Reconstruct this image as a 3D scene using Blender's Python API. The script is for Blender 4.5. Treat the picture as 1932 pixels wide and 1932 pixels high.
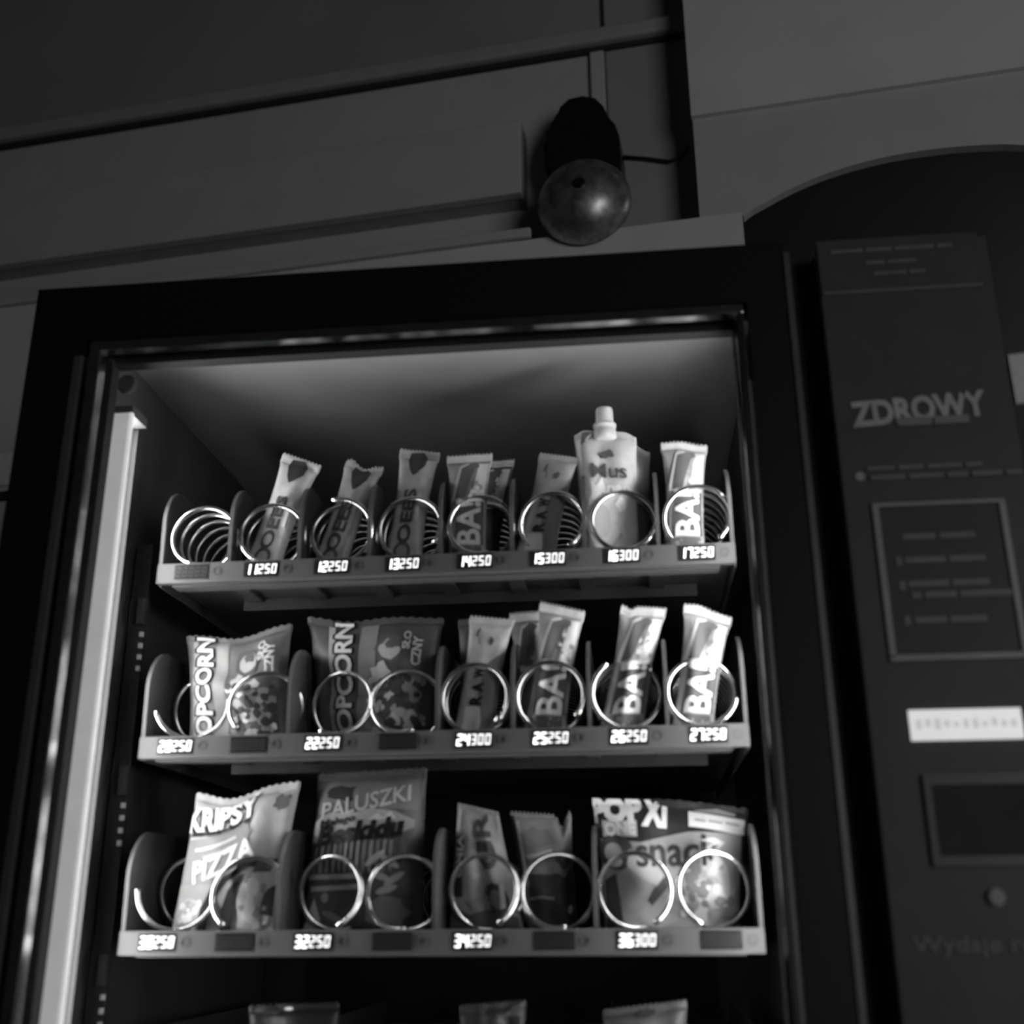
import bpy, bmesh, math, random
from mathutils import Vector, Matrix

for o in list(bpy.data.objects):
    bpy.data.objects.remove(o)
SC = bpy.context.scene
COL = SC.collection

# ------------------------------------------------------------------ camera
F_PX, AZ, PITCH, ROLL = 2149.36, 0.104580, 0.345673, -0.006178
H = 1.20                                      # height of the lens above the floor
CAM = Vector((0.191304, -1.101167, H))
fw = Vector((-math.sin(AZ)*math.cos(PITCH), math.cos(AZ)*math.cos(PITCH), math.sin(PITCH)))
r0 = Vector((math.cos(AZ), math.sin(AZ), 0)); u0 = r0.cross(fw)
RT = math.cos(ROLL)*r0 + math.sin(ROLL)*u0
UP = -math.sin(ROLL)*r0 + math.cos(ROLL)*u0
cd = bpy.data.cameras.new('camera'); cam = bpy.data.objects.new('camera', cd); COL.objects.link(cam)
m = Matrix.Identity(4)
for i in range(3):
    m[i][0] = RT[i]; m[i][1] = UP[i]; m[i][2] = -fw[i]; m[i][3] = CAM[i]
cam.matrix_world = m
cd.sensor_width = 36.0; cd.lens = 36.0*F_PX/1932.0
cd.clip_start = 0.02; cd.clip_end = 50
cd.dof.use_dof = True; cd.dof.focus_distance = 1.58; cd.dof.aperture_fstop = 3.3
SC.camera = cam

# ------------------------------------------------------------------ world, exposure
w = bpy.data.worlds.new('world'); SC.world = w; w.use_nodes = True
bg = w.node_tree.nodes['Background']; bg.inputs[0].default_value = (1, 1, 1, 1); bg.inputs[1].default_value = 0.0045
SC.view_settings.view_transform = 'Standard'; SC.view_settings.look = 'None'
SC.view_settings.exposure = 0.0; SC.view_settings.gamma = 1.0
SC.view_settings.use_curve_mapping = False

# dim daylight from a window of the hall, to the right of and behind the photographer
def area(name, loc, target, sx, sy, power):
    l = bpy.data.lights.new(name, 'AREA'); l.shape = 'RECTANGLE'; l.size = sx; l.size_y = sy; l.energy = power
    o = bpy.data.objects.new(name, l); COL.objects.link(o); o.location = loc
    o.rotation_euler = (Vector(target)-Vector(loc)).to_track_quat('-Z', 'Y').to_euler()
    return o
area('hall_window_light', (2.1, -2.7, 1.60), (0.0, 0.9, 2.4), 1.3, 1.5, 22.0)
LAMP_E = 39.0       # strength of the light strips inside the machine

# ------------------------------------------------------------------ helpers
def ray(px, py):
    return (px-966)/F_PX*RT - (py-966)/F_PX*UP + fw
def at(px, py, Y):                              # point of the picture on the vertical plane y = Y
    d = ray(px, py); t = (Y-CAM.y)/d.y
    return CAM + t*d
WA = math.radians(-6.5); WY = 0.90
WDIR = Vector((math.cos(WA), math.sin(WA), 0)); WOUT = Vector((math.sin(WA), -math.cos(WA), 0)); WP0 = Vector((0, WY, 0))
def wal(px, py, n):                             # (s, z) on the hall wall, n metres in front of it
    d = ray(px, py); p0 = WP0 + n*WOUT
    t = (p0-CAM).dot(WOUT)/d.dot(WOUT); p = CAM + t*d
    return (p-p0).dot(WDIR), p.z
def W3(s, n, z):
    return WP0 + s*WDIR + n*WOUT + Vector((0, 0, z))

MATS = {}
def mat(name, g, rough=0.5, metal=0.0, spec=0.5, var=0.12, scale=30.0, emit=0.0, bump=0.0, coat=0.0):
    if name in MATS: return MATS[name]
    mt = bpy.data.materials.new(name); mt.use_nodes = True
    nt = mt.node_tree; b = nt.nodes['Principled BSDF']
    b.inputs['Roughness'].default_value = rough; b.inputs['Metallic'].default_value = metal
    b.inputs['Specular IOR Level'].default_value = spec
    b.inputs['Coat Weight'].default_value = coat
    tc = nt.nodes.new('ShaderNodeTexCoord'); nz = nt.nodes.new('ShaderNodeTexNoise'); rp = nt.nodes.new('ShaderNodeValToRGB')
    nz.inputs['Scale'].default_value = scale; nz.inputs['Detail'].default_value = 4
    nt.links.new(tc.outputs['Object'], nz.inputs['Vector']); nt.links.new(nz.outputs['Fac'], rp.inputs['Fac'])
    lo, hi = g*(1-var), min(1, g*(1+var))
    rp.color_ramp.elements[0].color = (lo, lo, lo, 1); rp.color_ramp.elements[1].color = (hi, hi, hi, 1)
    rp.color_ramp.elements[0].position = .3; rp.color_ramp.elements[1].position = .7
    nt.links.new(rp.outputs['Color'], b.inputs['Base Color'])
    if bump:
        bp = nt.nodes.new('ShaderNodeBump'); bp.inputs['Strength'].default_value = bump; bp.inputs['Distance'].default_value = .002
        nt.links.new(nz.outputs['Fac'], bp.inputs['Height']); nt.links.new(bp.outputs['Normal'], b.inputs['Normal'])
    if emit:
        b.inputs['Emission Color'].default_value = (1, 1, 1, 1); b.inputs['Emission Strength'].default_value = emit
    MATS[name] = mt
    return mt
def film(g, name=None):                         # printed wrapper film
    return mat(name or 'film_%03d' % round(g*1000), g, rough=.40, spec=.32, var=.14, scale=70, bump=.55)
def ink(g):
    return mat('ink_%03d' % round(g*1000), g, rough=.5, spec=.16, var=.06, scale=80)

def glass_mat():
    mt = bpy.data.materials.new('pane_glass'); mt.use_nodes = True; nt = mt.node_tree
    nt.nodes.remove(nt.nodes['Principled BSDF'])
    tr = nt.nodes.new('ShaderNodeBsdfTransparent'); gl = nt.nodes.new('ShaderNodeBsdfGlossy'); mx = nt.nodes.new('ShaderNodeMixShader'); fr = nt.nodes.new('ShaderNodeFresnel')
    tr.inputs['Color'].default_value = (.97, .97, .97, 1); gl.inputs['Roughness'].default_value = .02; fr.inputs['IOR'].default_value = 1.25
    out = nt.nodes['Material Output']
    nt.links.new(fr.outputs[0], mx.inputs[0]); nt.links.new(tr.outputs[0], mx.inputs[1]); nt.links.new(gl.outputs[0], mx.inputs[2]); nt.links.new(mx.outputs[0], out.inputs[0])
    return mt

def link(name, me, mt, parent=None):
    o = bpy.data.objects.new(name, me); COL.objects.link(o)
    if mt and not me.materials: me.materials.append(mt)
    if parent:
        o.parent = parent
    return o
def finish(bm, name, smooth=False):
    bmesh.ops.recalc_face_normals(bm, faces=bm.faces)
    me = bpy.data.meshes.new(name); bm.to_mesh(me); bm.free()
    if smooth:
        for p in me.polygons: p.use_smooth = True
    return me
def tag(o, label, cat, group=None, kind=None):
    o['label'] = label; o['category'] = cat
    if group: o['group'] = group
    if kind: o['kind'] = kind
    return o
def thing(name, loc, label, cat, group=None, kind=None):
    o = bpy.data.objects.new(name, None); COL.objects.link(o); o.location = loc; o.empty_display_size = .02
    return tag(o, label, cat, group, kind)
def bx(bm, lo, hi, bevel=0.0):
    lo = Vector(lo); hi = Vector(hi)
    c = (lo+hi)/2; s = hi-lo
    r = bmesh.ops.create_cube(bm, size=1.0, matrix=Matrix.Translation(c) @ Matrix.Diagonal((s.x, s.y, s.z, 1)))
    if bevel:
        es = list({e for v in r['verts'] for e in v.link_edges})
        bmesh.ops.bevel(bm, geom=es, offset=bevel, segments=2, affect='EDGES', profile=.5)
def box(name, lo, hi, mt, parent=None, bevel=0.0):
    off = parent.location if parent else Vector((0, 0, 0))
    if parent and parent.parent: off = off + parent.parent.location
    bm = bmesh.new(); bx(bm, Vector(lo)-off, Vector(hi)-off, bevel)
    return link(name, finish(bm, name), mt, parent)
def boxes(name, lst, mt, parent=None, bevel=0.0):
    off = parent.location if parent else Vector((0, 0, 0))
    bm = bmesh.new()
    for lo, hi in lst: bx(bm, Vector(lo)-off, Vector(hi)-off, bevel)
    return link(name, finish(bm, name), mt, parent)
def tube_mesh(name, pts, rad, seg=8):
    bm = bmesh.new(); rings = []; n = len(pts); prev = None
    for i, p in enumerate(pts):
        a = pts[max(0, i-1)]; b = pts[min(n-1, i+1)]; d = (b-a).normalized()
        if prev is None:
            ref = Vector((0, 0, 1)) if abs(d.z) < .9 else Vector((1, 0, 0))
            nx = d.cross(ref).normalized()
        else:
            nx = (prev - d*prev.dot(d)).normalized()
        prev = nx; ny = d.cross(nx)
        rings.append([bm.verts.new(p + rad*(math.cos(2*math.pi*k/seg)*nx + math.sin(2*math.pi*k/seg)*ny)) for k in range(seg)])
    for i in range(n-1):
        for k in range(seg):
            bm.faces.new((rings[i][k], rings[i][(k+1) % seg], rings[i+1][(k+1) % seg], rings[i+1][k]))
    bm.faces.new(rings[0]); bm.faces.new(rings[-1][::-1])
    return finish(bm, name, True)
def prism(name, pts, d, mt, parent=None, bevel=0.0):   # pts: outline points; d: extrusion vector
    bm = bmesh.new()
    a = [bm.verts.new(p) for p in pts]; b = [bm.verts.new(Vector(p)+Vector(d)) for p in pts]
    f1 = bm.faces.new(a); f2 = bm.faces.new(b[::-1]); n = len(pts)
    for i in range(n): bm.faces.new((a[i], a[(i+1) % n], b[(i+1) % n], b[i]))
    if bevel:
        bmesh.ops.bevel(bm, geom=list(f1.edges)+list(f2.edges), offset=bevel, segments=2, affect='EDGES')
    return link(name, finish(bm, name), mt, parent)

_TX = {}
def text_tris(s, bold=0.0, shear=0.0, sub=0.0):
    """flat lettering: list of verts (x, y) with capital height 1 and faces"""
    key = (s, bold, shear)
    if key not in _TX:
        c = bpy.data.curves.new('t', 'FONT'); c.body = s; c.size = 1.0; c.offset = bold; c.shear = shear; c.resolution_u = 3
        o = bpy.data.objects.new('t', c); COL.objects.link(o)
        me = bpy.data.meshes.new_from_object(o)
        bm = bmesh.new(); bm.from_mesh(me)
        bmesh.ops.remove_doubles(bm, verts=bm.verts, dist=1e-5)
        bmesh.ops.triangulate(bm, faces=bm.faces)
        bm.verts.index_update()
        vs = [(v.co.x, v.co.y) for v in bm.verts]; fs = [tuple(v.index for v in f.verts) for f in bm.faces]
        bm.free(); bpy.data.objects.remove(o); bpy.data.curves.remove(c); bpy.data.meshes.remove(me)
        x0 = min(v[0] for v in vs); x1 = max(v[0] for v in vs); y0 = min(v[1] for v in vs); y1 = max(v[1] for v in vs)
        _TX[key] = ([((a-(x0+x1)/2)/(x1-x0), (b-(y0+y1)/2)/(y1-y0)) for a, b in vs], fs)
    return _TX[key]          # normalised to a unit box about the origin

# ------------------------------------------------------------------ materials
M_black = mat('black_paint', .007, rough=.45, spec=.22, var=.2, scale=200, bump=.05)
M_blackin = mat('black_lining', .012, rough=.6, spec=.25)
M_panel = mat('control_panel_plastic', .046, rough=.5, spec=.3, var=.08)
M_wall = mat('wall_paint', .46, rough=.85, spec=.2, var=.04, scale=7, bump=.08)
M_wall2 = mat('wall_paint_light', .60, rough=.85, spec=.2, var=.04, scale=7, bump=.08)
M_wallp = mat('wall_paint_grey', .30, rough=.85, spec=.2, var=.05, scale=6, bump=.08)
M_box = mat('casing_paint', .46, rough=.7, spec=.3, var=.04, scale=9)
M_mould = mat('moulding_paint', .33, rough=.7, spec=.3, var=.06)
M_gap = mat('dark_gap', .02, rough=.8)
M_liner = mat('cabinet_liner', .085, rough=.55, spec=.35, var=.06)
M_ceil = mat('cabinet_ceiling', .29, rough=.5, spec=.3, var=.04)
M_trim = mat('brushed_trim', .70, rough=.20, metal=1.0, var=.15, scale=60)
M_gask = mat('rubber_gasket', .012, rough=.8)
M_rail = mat('price_rail', .085, rough=.45, spec=.4, var=.04)
M_tray = mat('tray_steel', .08, rough=.5, metal=.3, var=.1)
M_div = mat('divider_plastic', .075, rough=.42, spec=.5, var=.06)
M_wire = mat('coil_wire', .80, rough=.24, metal=1.0, var=.05)
M_win = mat('display_window', .014, rough=.35, spec=.3)
M_seg = mat('segment_off', .026, rough=.5)
M_on = mat('segment_lit', .8, emit=2.2)
M_on2 = mat('segment_lit_price', .8, emit=1.25)
M_lampface = mat('lamp_cover', .6, rough=.5, emit=.27)
M_lampedge = mat('lamp_edge', .6, rough=.4, emit=.5)
M_led = mat('led_strip', .8, emit=LAMP_E)
M_print = mat('panel_print', .42, rough=.5)
M_bellblack = mat('bell_housing', .010, rough=.35, spec=.4)
M_gong = mat('bell_gong', .36, rough=.40, metal=.85, var=.45, scale=45, bump=.15)
M_floor = mat('floor_lino', .12, rough=.5, var=.2, scale=12)
M_glass = glass_mat()

# ------------------------------------------------------------------ the setting
ZT = 3.7
def wslab(name, s0, s1, n0, n1, z0, z1, mt, parent=None, bevel=0.0):
    bm = bmesh.new(); bx(bm, (s0, -n1, z0), (s1, -n0, z1), bevel)
    R = Matrix(((WDIR.x, -WOUT.x, 0, WP0.x), (WDIR.y, -WOUT.y, 0, WP0.y), (0, 0, 1, 0), (0, 0, 0, 1)))
    bm.transform(R)
    return link(name, finish(bm, name), mt, parent)
def st(o):
    o['kind'] = 'structure'; return o

fl = box('floor', (-3.2, -4.0, -.05), (5.4, 4.4, 0), M_floor); st(fl)
tag(fl, 'dark plain floor under the vending machine', 'floor', kind='structure')

REC = .09                                       # depth of the recess that holds the bell
sE, _ = wal(1305, 200, REC)                     # left edge of the projecting wall
_, zL = wal(1320, 413, REC)                     # its lower edge = top of the lower wall
sJ, _ = wal(1403, 435, REC+.005)                # jamb of the arch
wb = wslab('wall_back', -2.6, sE+.02, -.12, 0, 0, ZT, M_wall); st(wb)
tag(wb, 'pale painted recessed wall behind the bell and the box casing', 'wall', kind='structure')
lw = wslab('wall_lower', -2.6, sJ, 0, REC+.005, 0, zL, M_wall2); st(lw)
tag(lw, 'lighter lower wall just above the top edge of the machine', 'wall', kind='structure')
# shallow panel to the right of the seam by the bell
sS, _ = wal(1143, 150, 0)
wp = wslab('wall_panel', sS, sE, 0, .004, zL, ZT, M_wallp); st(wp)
tag(wp, 'darker recessed wall panel between the bell and the projecting wall', 'wall', kind='structure')
# projecting wall with the arch
arch_px = [(1403, 408), (1420, 395), (1440, 384), (1470, 367), (1500, 352), (1530, 338.5), (1560, 327), (1600, 314), (1640, 303), (1680, 294), (1720, 287), (1760, 281.5), (1800, 277), (1850, 273.5), (1895, 272), (1932, 273.5), (1970, 277)]
arch = [wal(x, y, REC) for x, y in arch_px]
sA = wal(1752, 283, REC)[0]                     # crown of the arch
full = arch + [(2*sA-s, z) for s, z in arch[::-1] if 2*sA-s > arch[-1][0]+.01]
def wall_arch():
    bm = bmesh.new(); s_end = 2.9; N0, N1 = REC, .07
    cols = [(sE, zL), (sJ-1e-4, zL)] + full + [(full[-1][0]+1e-4, 0.0), (s_end, 0.0)]
    V = [[bm.verts.new(W3(s, n, z)) for n, z in ((N0, zb), (N0, ZT), (N1, ZT), (N1, zb))] for s, zb in cols]
    for a, b in zip(V, V[1:]):
        for q in range(4): bm.faces.new((a[q], b[q], b[(q+1) % 4], a[(q+1) % 4]))
    bm.faces.new(V[0]); bm.faces.new(V[-1][::-1])
    return link('wall_right', finish(bm, 'wall_right'), M_wall)
wr = wall_arch(); st(wr); tag(wr, 'projecting grey wall with a dark archway at the right', 'wall', kind='structure')
_, zS = wal(1310, 218, REC+.012)
t1 = wslab('trim_1', sE-.002, 2.9, REC-.02, REC+.012, zS, ZT-.02, M_wall2); st(t1)
tag(t1, 'lighter upper band of the projecting wall above the arch', 'trim', kind='structure')
# dim room beyond the arch
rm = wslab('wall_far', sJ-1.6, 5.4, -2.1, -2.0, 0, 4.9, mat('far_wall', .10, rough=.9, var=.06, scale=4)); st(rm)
tag(rm, 'dim grey wall of the room seen through the archway', 'wall', kind='structure')
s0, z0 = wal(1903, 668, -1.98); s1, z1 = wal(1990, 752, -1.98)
o = wslab('glow_patch_1', s0, s1, -2.0, -1.985, z1, z0, mat('dim_glow_patch', .5, rough=.4, emit=.055)); st(o)  # pale rectangle given a glow of its own, not a known window
tag(o, 'small pale rectangle with an added glow in the dim room beyond the arch', 'glowing patch', kind='structure')
area('far_room_fill', W3(2.6, -.9, 3.0), W3(1.2, -2.0, 2.2), .5, .5, 4.0)  # added fill to lift the far wall, no lamp known there

# moulding rail across the recess: dark strips above and below stand in for its shade
_, zc = wal(650, 152, .02)
for nm, dz0, dz1, nn, mt in (('trim_2', -.012, .024, .03, M_mould),):
    o = wslab(nm, -1.30, sE, 0, nn, zc+dz0, zc+dz1, mt, bevel=.006); st(o)
    tag(o, 'narrow dark rail running across the recess above the bell', 'trim', kind='structure')
    wslab('shade_strip', -1.30, sE, .0, .010, zc+dz1, zc+dz1+.010, M_gap, o)
    wslab('shade_strip', -1.30, sE, .0, .012, zc+dz0-.012, zc+dz0, M_gap, o)
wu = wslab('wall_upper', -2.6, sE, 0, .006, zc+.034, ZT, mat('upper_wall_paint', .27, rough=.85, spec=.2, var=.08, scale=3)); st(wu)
tag(wu, 'darker upper wall above the rail at the top of the picture', 'wall', kind='structure')
# vertical cover strip above the bell
sV0, _ = wal(1114, 150, .01); sV1, _ = wal(1141, 150, .01)
_, zv0 = wal(1128, 330, .01)
t3 = wslab('trim_3', sV0, sV1, 0, .012, zv0, zc-.024, M_wall, bevel=.003); st(t3)
tag(t3, 'short vertical cover strip running up from the bell', 'trim', kind='structure')
wslab('seam', sV1, sV1+.005, 0, .006, zv0, zc-.024, mat('seam', .12, rough=.8), t3)
t3b = wslab('trim_4', sV1-.003, sV1+.004, 0, .010, zc+.04, ZT, M_gap); st(t3b)
tag(t3b, 'thin vertical seam in the wall above the rail', 'trim', kind='structure')

# long box casing left of the bell
DB = .045
sB1, zB0 = wal(983, 362, DB+.02)
_, zB1 = wal(976, 226, DB+.02)
cs = thing('casing_box', W3(-.6, 0, zB0), 'long pale box casing fixed to the wall left of the bell', 'casing')
def cpart(name, *a, **k):
    o = wslab(name, *a, parent=None, **k)
    o.parent = cs; o.matrix_parent_inverse = Matrix.Translation(-cs.location)
    return o
cpart('casing_front', -1.9, sB1, DB-.004, DB+.02, zB0, zB1, M_box, bevel=.003)
cpart('casing_bottom', -1.9, sB1-.001, 0, DB-.004, zB0+.002, zB0+.014, mat('casing_under_shade', .34, rough=.75))  # underside toned darker than the front, its shade put in the colour
cpart('casing_top', -1.9, sB1-.001, 0, DB-.004, zB1-.014, zB1-.002, M_box)
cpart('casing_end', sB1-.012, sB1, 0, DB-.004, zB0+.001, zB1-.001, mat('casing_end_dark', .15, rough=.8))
# strip with a groove under the casing
_, zg = wal(800, 456, REC+.02)
sg, _ = wal(1000, 428, REC+.02)
t5 = wslab('trim_5', -2.6, sg, REC+.005, REC+.018, zg+.004, zL+.001, M_wall, bevel=.003); st(t5)
tag(t5, 'flat moulding strip running below the box casing', 'trim', kind='structure')
wslab('groove', -2.6, sg-.004, REC+.004, REC+.009, zg-.006, zg+.004, M_mould, t5)
# rail on the lower wall at the far left
_, zr = wal(8, 926, REC+.03)
o = wslab('trim_6', -2.6, -.5, REC+.005, REC+.02, zr-.012, zr+.004, M_gap); st(o); tag(o, 'dark thin rail on the wall left of the machine', 'trim', kind='structure')
_, zd = wal(8, 856, REC+.01)
o = wslab('trim_7', -2.6, -.5, REC+.005, REC+.012, zr+.02, zd, mat('dado_light', .8, rough=.7)); st(o); tag(o, 'bright painted dado band left of the machine', 'trim', kind='structure')

# ------------------------------------------------------------------ bell
nb = .12
sb, zb = wal(1101, 376, nb)
pl, _ = wal(1013, 376, nb); pr, _ = wal(1190, 376, nb); RB = (pr-pl)/2
bell = thing('electric_bell', W3(sb, 0, zb), 'black electric school bell with a round metal gong below its housing', 'bell')
def bloc(p): return Vector(p) - bell.location
hp = [(1032, 330), (1026, 300), (1025, 268), (1038, 254), (1047, 222), (1056, 199), (1072, 184), (1098, 178), (1122, 182), (1138, 198), (1148, 222), (1156, 240), (1168, 254), (1170, 276), (1172, 300), (1170, 330), (1150, 352), (1060, 352)]
pts = [bloc(W3(*(lambda q: (q[0], 0.012, q[1]))(wal(x, y, .085)))) for x, y in hp]
prism('housing', pts, .075*WOUT, M_bellblack, bell, bevel=.007)
prism('base_plate', [p*1.0 - .008*WOUT for p in pts], .008*WOUT, M_bellblack, bell)
# gong: turned bowl whose axis stands out of the wall
def gong():
    prof = [(0.0, .052), (.16, .0515), (.34, .049), (.52, .0435), (.68, .035), (.82, .0235), (.92, .0115), (.975, .002), (1.0, -.010), (1.0, -.016), (.97, -.016), (.955, -.004), (.88, .008), (.6, .03), (0, .045)]
    bm = bmesh.new(); seg = 64; rings = []
    for r, h in prof:
        if r == 0: rings.append([bm.verts.new(WOUT*(nb+h))])
        else: rings.append([bm.verts.new(WOUT*(nb+h) + RB*r*(math.cos(2*math.pi*k/seg)*WDIR + math.sin(2*math.pi*k/seg)*Vector((0, 0, 1)))) for k in range(seg)])
    for a, b in zip(rings, rings[1:]):
        for k in range(seg):
            k2 = (k+1) % seg
            if len(a) == 1: bm.faces.new((a[0], b[k], b[k2]))
            elif len(b) == 1: bm.faces.new((a[k], a[k2], b[0]))
            else: bm.faces.new((a[k], a[k2], b[k2], b[k]))
    return link('gong', finish(bm, 'gong', True), M_gong, bell)
gg = gong()
def disc(name, c, ax, r, h, mt, parent, seg=20):
    z = ax.normalized(); x = z.cross(Vector((0, 0, 1)))
    x = x.normalized() if x.length > .1 else Vector((1, 0, 0)); y = z.cross(x)
    pts = [c + r*(math.cos(2*math.pi*k/seg)*x + math.sin(2*math.pi*k/seg)*y) for k in range(seg)]
    return prism(name, pts, z*h, mt, parent, bevel=min(r, h)*.2)
disc('screw', WOUT*(nb+.048), WOUT, .011, .010, M_bellblack, gg)
disc('stem', WOUT*.0, WOUT, .014, nb+.03, M_bellblack, bell)
wp_ = [wal(1172, 297, .01), wal(1215, 300, .01), wal(1262, 306, .01), wal(1284, 298, .01), wal(1300, 278, .01)]
tag(link('bell_wire', tube_mesh('bell_wire', [W3(s, .012, z) for s, z in wp_], .0038), M_bellblack), 'thin dark cable from the bell to the wall corner', 'cable')

# ------------------------------------------------------------------ vending machine
YD, YI = -.125, -.086                           # door front, door back
KD = (YD-CAM.y)/(-.08-CAM.y)
def kx(x): return CAM.x + (x-CAM.x)*KD
X0, X1 = kx(-.431), kx(.560)
ZTOP = H + .649*KD
WX0, WX1, WZ0, WZ1 = kx(-.350), kx(.309), H-.62, H+.570*KD  # window opening
YB = .66
LX0, LX1 = -.358, .336                          # inner faces of the cabinet
ZC = ZTOP - .024
vm = thing('vending_machine', Vector((.065, .3, 0)), 'tall black snack vending machine with a glass front and side control panel', 'vending machine')
def vbox(name, lo, hi, mt, parent=vm, bevel=0.0): return box(name, lo, hi, mt, parent, bevel)
vbox('side_panel', (X0, YI, .06), (X0+.030, YB, ZTOP), M_black, bevel=.003)
vbox('side_panel', (X1-.02, YI, .06), (X1, YB, ZTOP), M_black, bevel=.003)
vbox('top_panel', (X0+.030, YI, ZTOP-.012), (X1-.02, YB, ZTOP), M_black)
vbox('back_panel', (X0+.030, YB-.02, .06), (X1-.02, YB, ZTOP-.012), M_blackin)
vbox('base_panel', (X0+.030, YI, .06), (X1-.02, YB-.02, .30), M_black)
for fx in (X0+.05, X1-.09):
    for fy in (0.0, YB-.1): vbox('foot', (fx, fy, 0), (fx+.04, fy+.04, .06), M_gap)
vbox('liner_wall', (X0+.030, YI, .30), (LX0, YB-.02, ZC), M_liner)
vbox('liner_wall', (LX1, YI, .30), (LX1+.012, YB-.02, ZC), M_liner)
vbox('liner_ceiling', (LX0, YI, ZC), (LX1, YB-.02, ZC+.010), M_ceil)
vbox('liner_back', (LX0, YB-.03, .30), (LX1, YB-.02, ZC), M_blackin)
# door
EX = kx(.3615)
boxes('door_frame', [((X0, YD, .1), (WX0-.018, YI-.003, ZTOP)), ((WX1+.012, YD, .1), (EX, YI-.003, ZTOP)),
                     ((WX0-.018, YD, WZ1+.012), (WX1+.012, YI-.003, ZTOP)), ((WX0-.018, YD, .1), (WX1+.012, YI-.003, WZ0-.012))], M_black, vm)
vbox('glass_pane', (WX0-.004, YD+.014, WZ0-.004), (WX1+.004, YD+.018, WZ1+.004), M_glass)
def rod(name, a, b, rx, mt):
    o = link(name, tube_mesh(name, [Vector(a)-vm.location, Vector(b)-vm.location], rx, 14), mt, vm); return o
vbox('trim_strip', (WX0-.012, YD-.002, WZ1), (WX1+.008, YD+.0135, WZ1+.010), M_trim, bevel=.0012)
vbox('trim_strip', (WX0-.012, YD-.002, WZ0), (WX0, YD+.0135, WZ1), M_trim, bevel=.0012)
vbox('trim_strip', (WX1, YD-.002, WZ0), (WX1+.008, YD+.0135, WZ1), mat('dark_trim', .10, rough=.3, metal=1.0), bevel=.0012)
vbox('gasket', (WX0-.004, YD+.020, WZ1-.006), (WX1+.004, YI-.004, WZ1+.010), M_gask)
vbox('gasket', (WX0-.012, YD+.020, WZ0), (WX0+.004, YI-.004, WZ1-.006), M_gask)
vbox('gasket', (WX1-.001, YD+.020, WZ0), (WX1+.010, YI-.004, WZ1-.006), M_gask)
vbox('frame_lip', (WX0-.028, YD-.003, .12), (WX0-.0175, YD+.002, WZ1-.005), mat('frame_lip', .06, rough=.3, spec=.5), bevel=.002)
vbox('edge_strip', (EX, YD-.002, .1), (EX+.0055, YI-.003, ZTOP-.012), mat('edge_strip', .12, rough=.35, metal=.6))
vbox('hinge_gap', (EX+.0055, YD+.03, .1), (kx(.3925), YI-.003, ZTOP), M_gap)
# inner light strips: a lip hides the strip from the front, a shield from the back of the cabinet
def lamp(s):
    xe = -.309 if s < 0 else .311               # free edge of the lip
    def X(d): return xe + s*d                   # d metres towards the side wall
    def sb(name, d0, d1, y0, y1, za, zb, mt):
        a, b = X(d0), X(d1); return vbox(name, (min(a, b), y0, za), (max(a, b), y1, zb), mt)
    z0, z1 = H-.60, H+.497
    sb('lamp_cover', .003, .0195, -.078, -.074, z0, z1, M_lampface)
    sb('lamp_edge', 0, .003, -.0785, -.0735, z0, z1, M_lampedge)
    sb('led_strip', .018, .021, -.067, -.045, z0, z1, M_led)
    sb('lamp_shield', .0115, .021, -.036, -.034, z0, z1, M_blackin)
    sb('lamp_channel', .021, .024, -.074, -.034, z0, z1, M_blackin)
    sb('lamp_bracket', .002, .030, -.074, -.038, z1, z1+.010, M_liner)
    disc('lamp_socket', Vector((X(.010), -.074, z1+.033))-vm.location, Vector((0, -1, 0)), .010, .006, M_liner, vm)
lamp(-1); lamp(1)
# slotted rail on the left wall
slot = mat('slot_edge', .75, rough=.4, emit=0.0)
vbox('slotted_rail', (-.352, .060, H-.62), (-.334, .066, H+.40), mat('rail_steel', .05, rough=.5, metal=.3))
k = 0
for zt in (.357, .1764, -.006):
    vbox('rail_tab', (-.340, .050, H+zt-.050), (-.333, .058, H+zt-.022), M_tray)
    for j in range(4):
        z = H + zt - .058 - j*.0125
        vbox('rail_slot', (-.3375, .0560, z-.0052), (-.3335, .0598, z), slot)

# ------------------------------------------------------------------ trays
PITCH_C = .07475
def cx(i): return -.2617 + PITCH_C*i
DIGITS = {'0': 'abcdef', '1': 'bc', '2': 'abged', '3': 'abgcd', '4': 'fgbc', '5': 'afgcd', '6': 'afgedc', '7': 'abc', '8': 'abcdefg', '9': 'abcdfg'}
def seg_mesh(ch, w, h, t, d=.0006):
    bm = bmesh.new()
    S = {'a': ((t*.3, h-t), (w-t*.3, h)), 'd': ((t*.3, 0), (w-t*.3, t)), 'g': ((t*.3, h/2-t/2), (w-t*.3, h/2+t/2)),
         'f': ((0, h/2+t*.1), (t, h-t*.2)), 'e': ((0, t*.2), (t, h/2-t*.1)), 'b': ((w-t, h/2+t*.1), (w, h-t*.2)), 'c': ((w-t, t*.2), (w, h/2-t*.1))}
    for s in DIGITS[ch]:
        (xa, za), (xb, zb) = S[s]; bx(bm, (xa, -d, za), (xb, 0, zb))
    for v in bm.verts: v.co.x += (v.co.z)*.10
    return finish(bm, 'digit')
_dm = {}
def digit(ch, kind):
    if (ch, kind) not in _dm:
        if kind == 'big': me = seg_mesh(ch, .0056, .0112, .0017); me.materials.append(M_on)
        elif kind == 'small': me = seg_mesh(ch, .0050, .0102, .0012); me.materials.append(M_on2)
        else: me = seg_mesh('8', .0052, .0100, .0012); me.materials.append(M_seg)
        _dm[(ch, kind)] = me
    return _dm[(ch, kind)]
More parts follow.
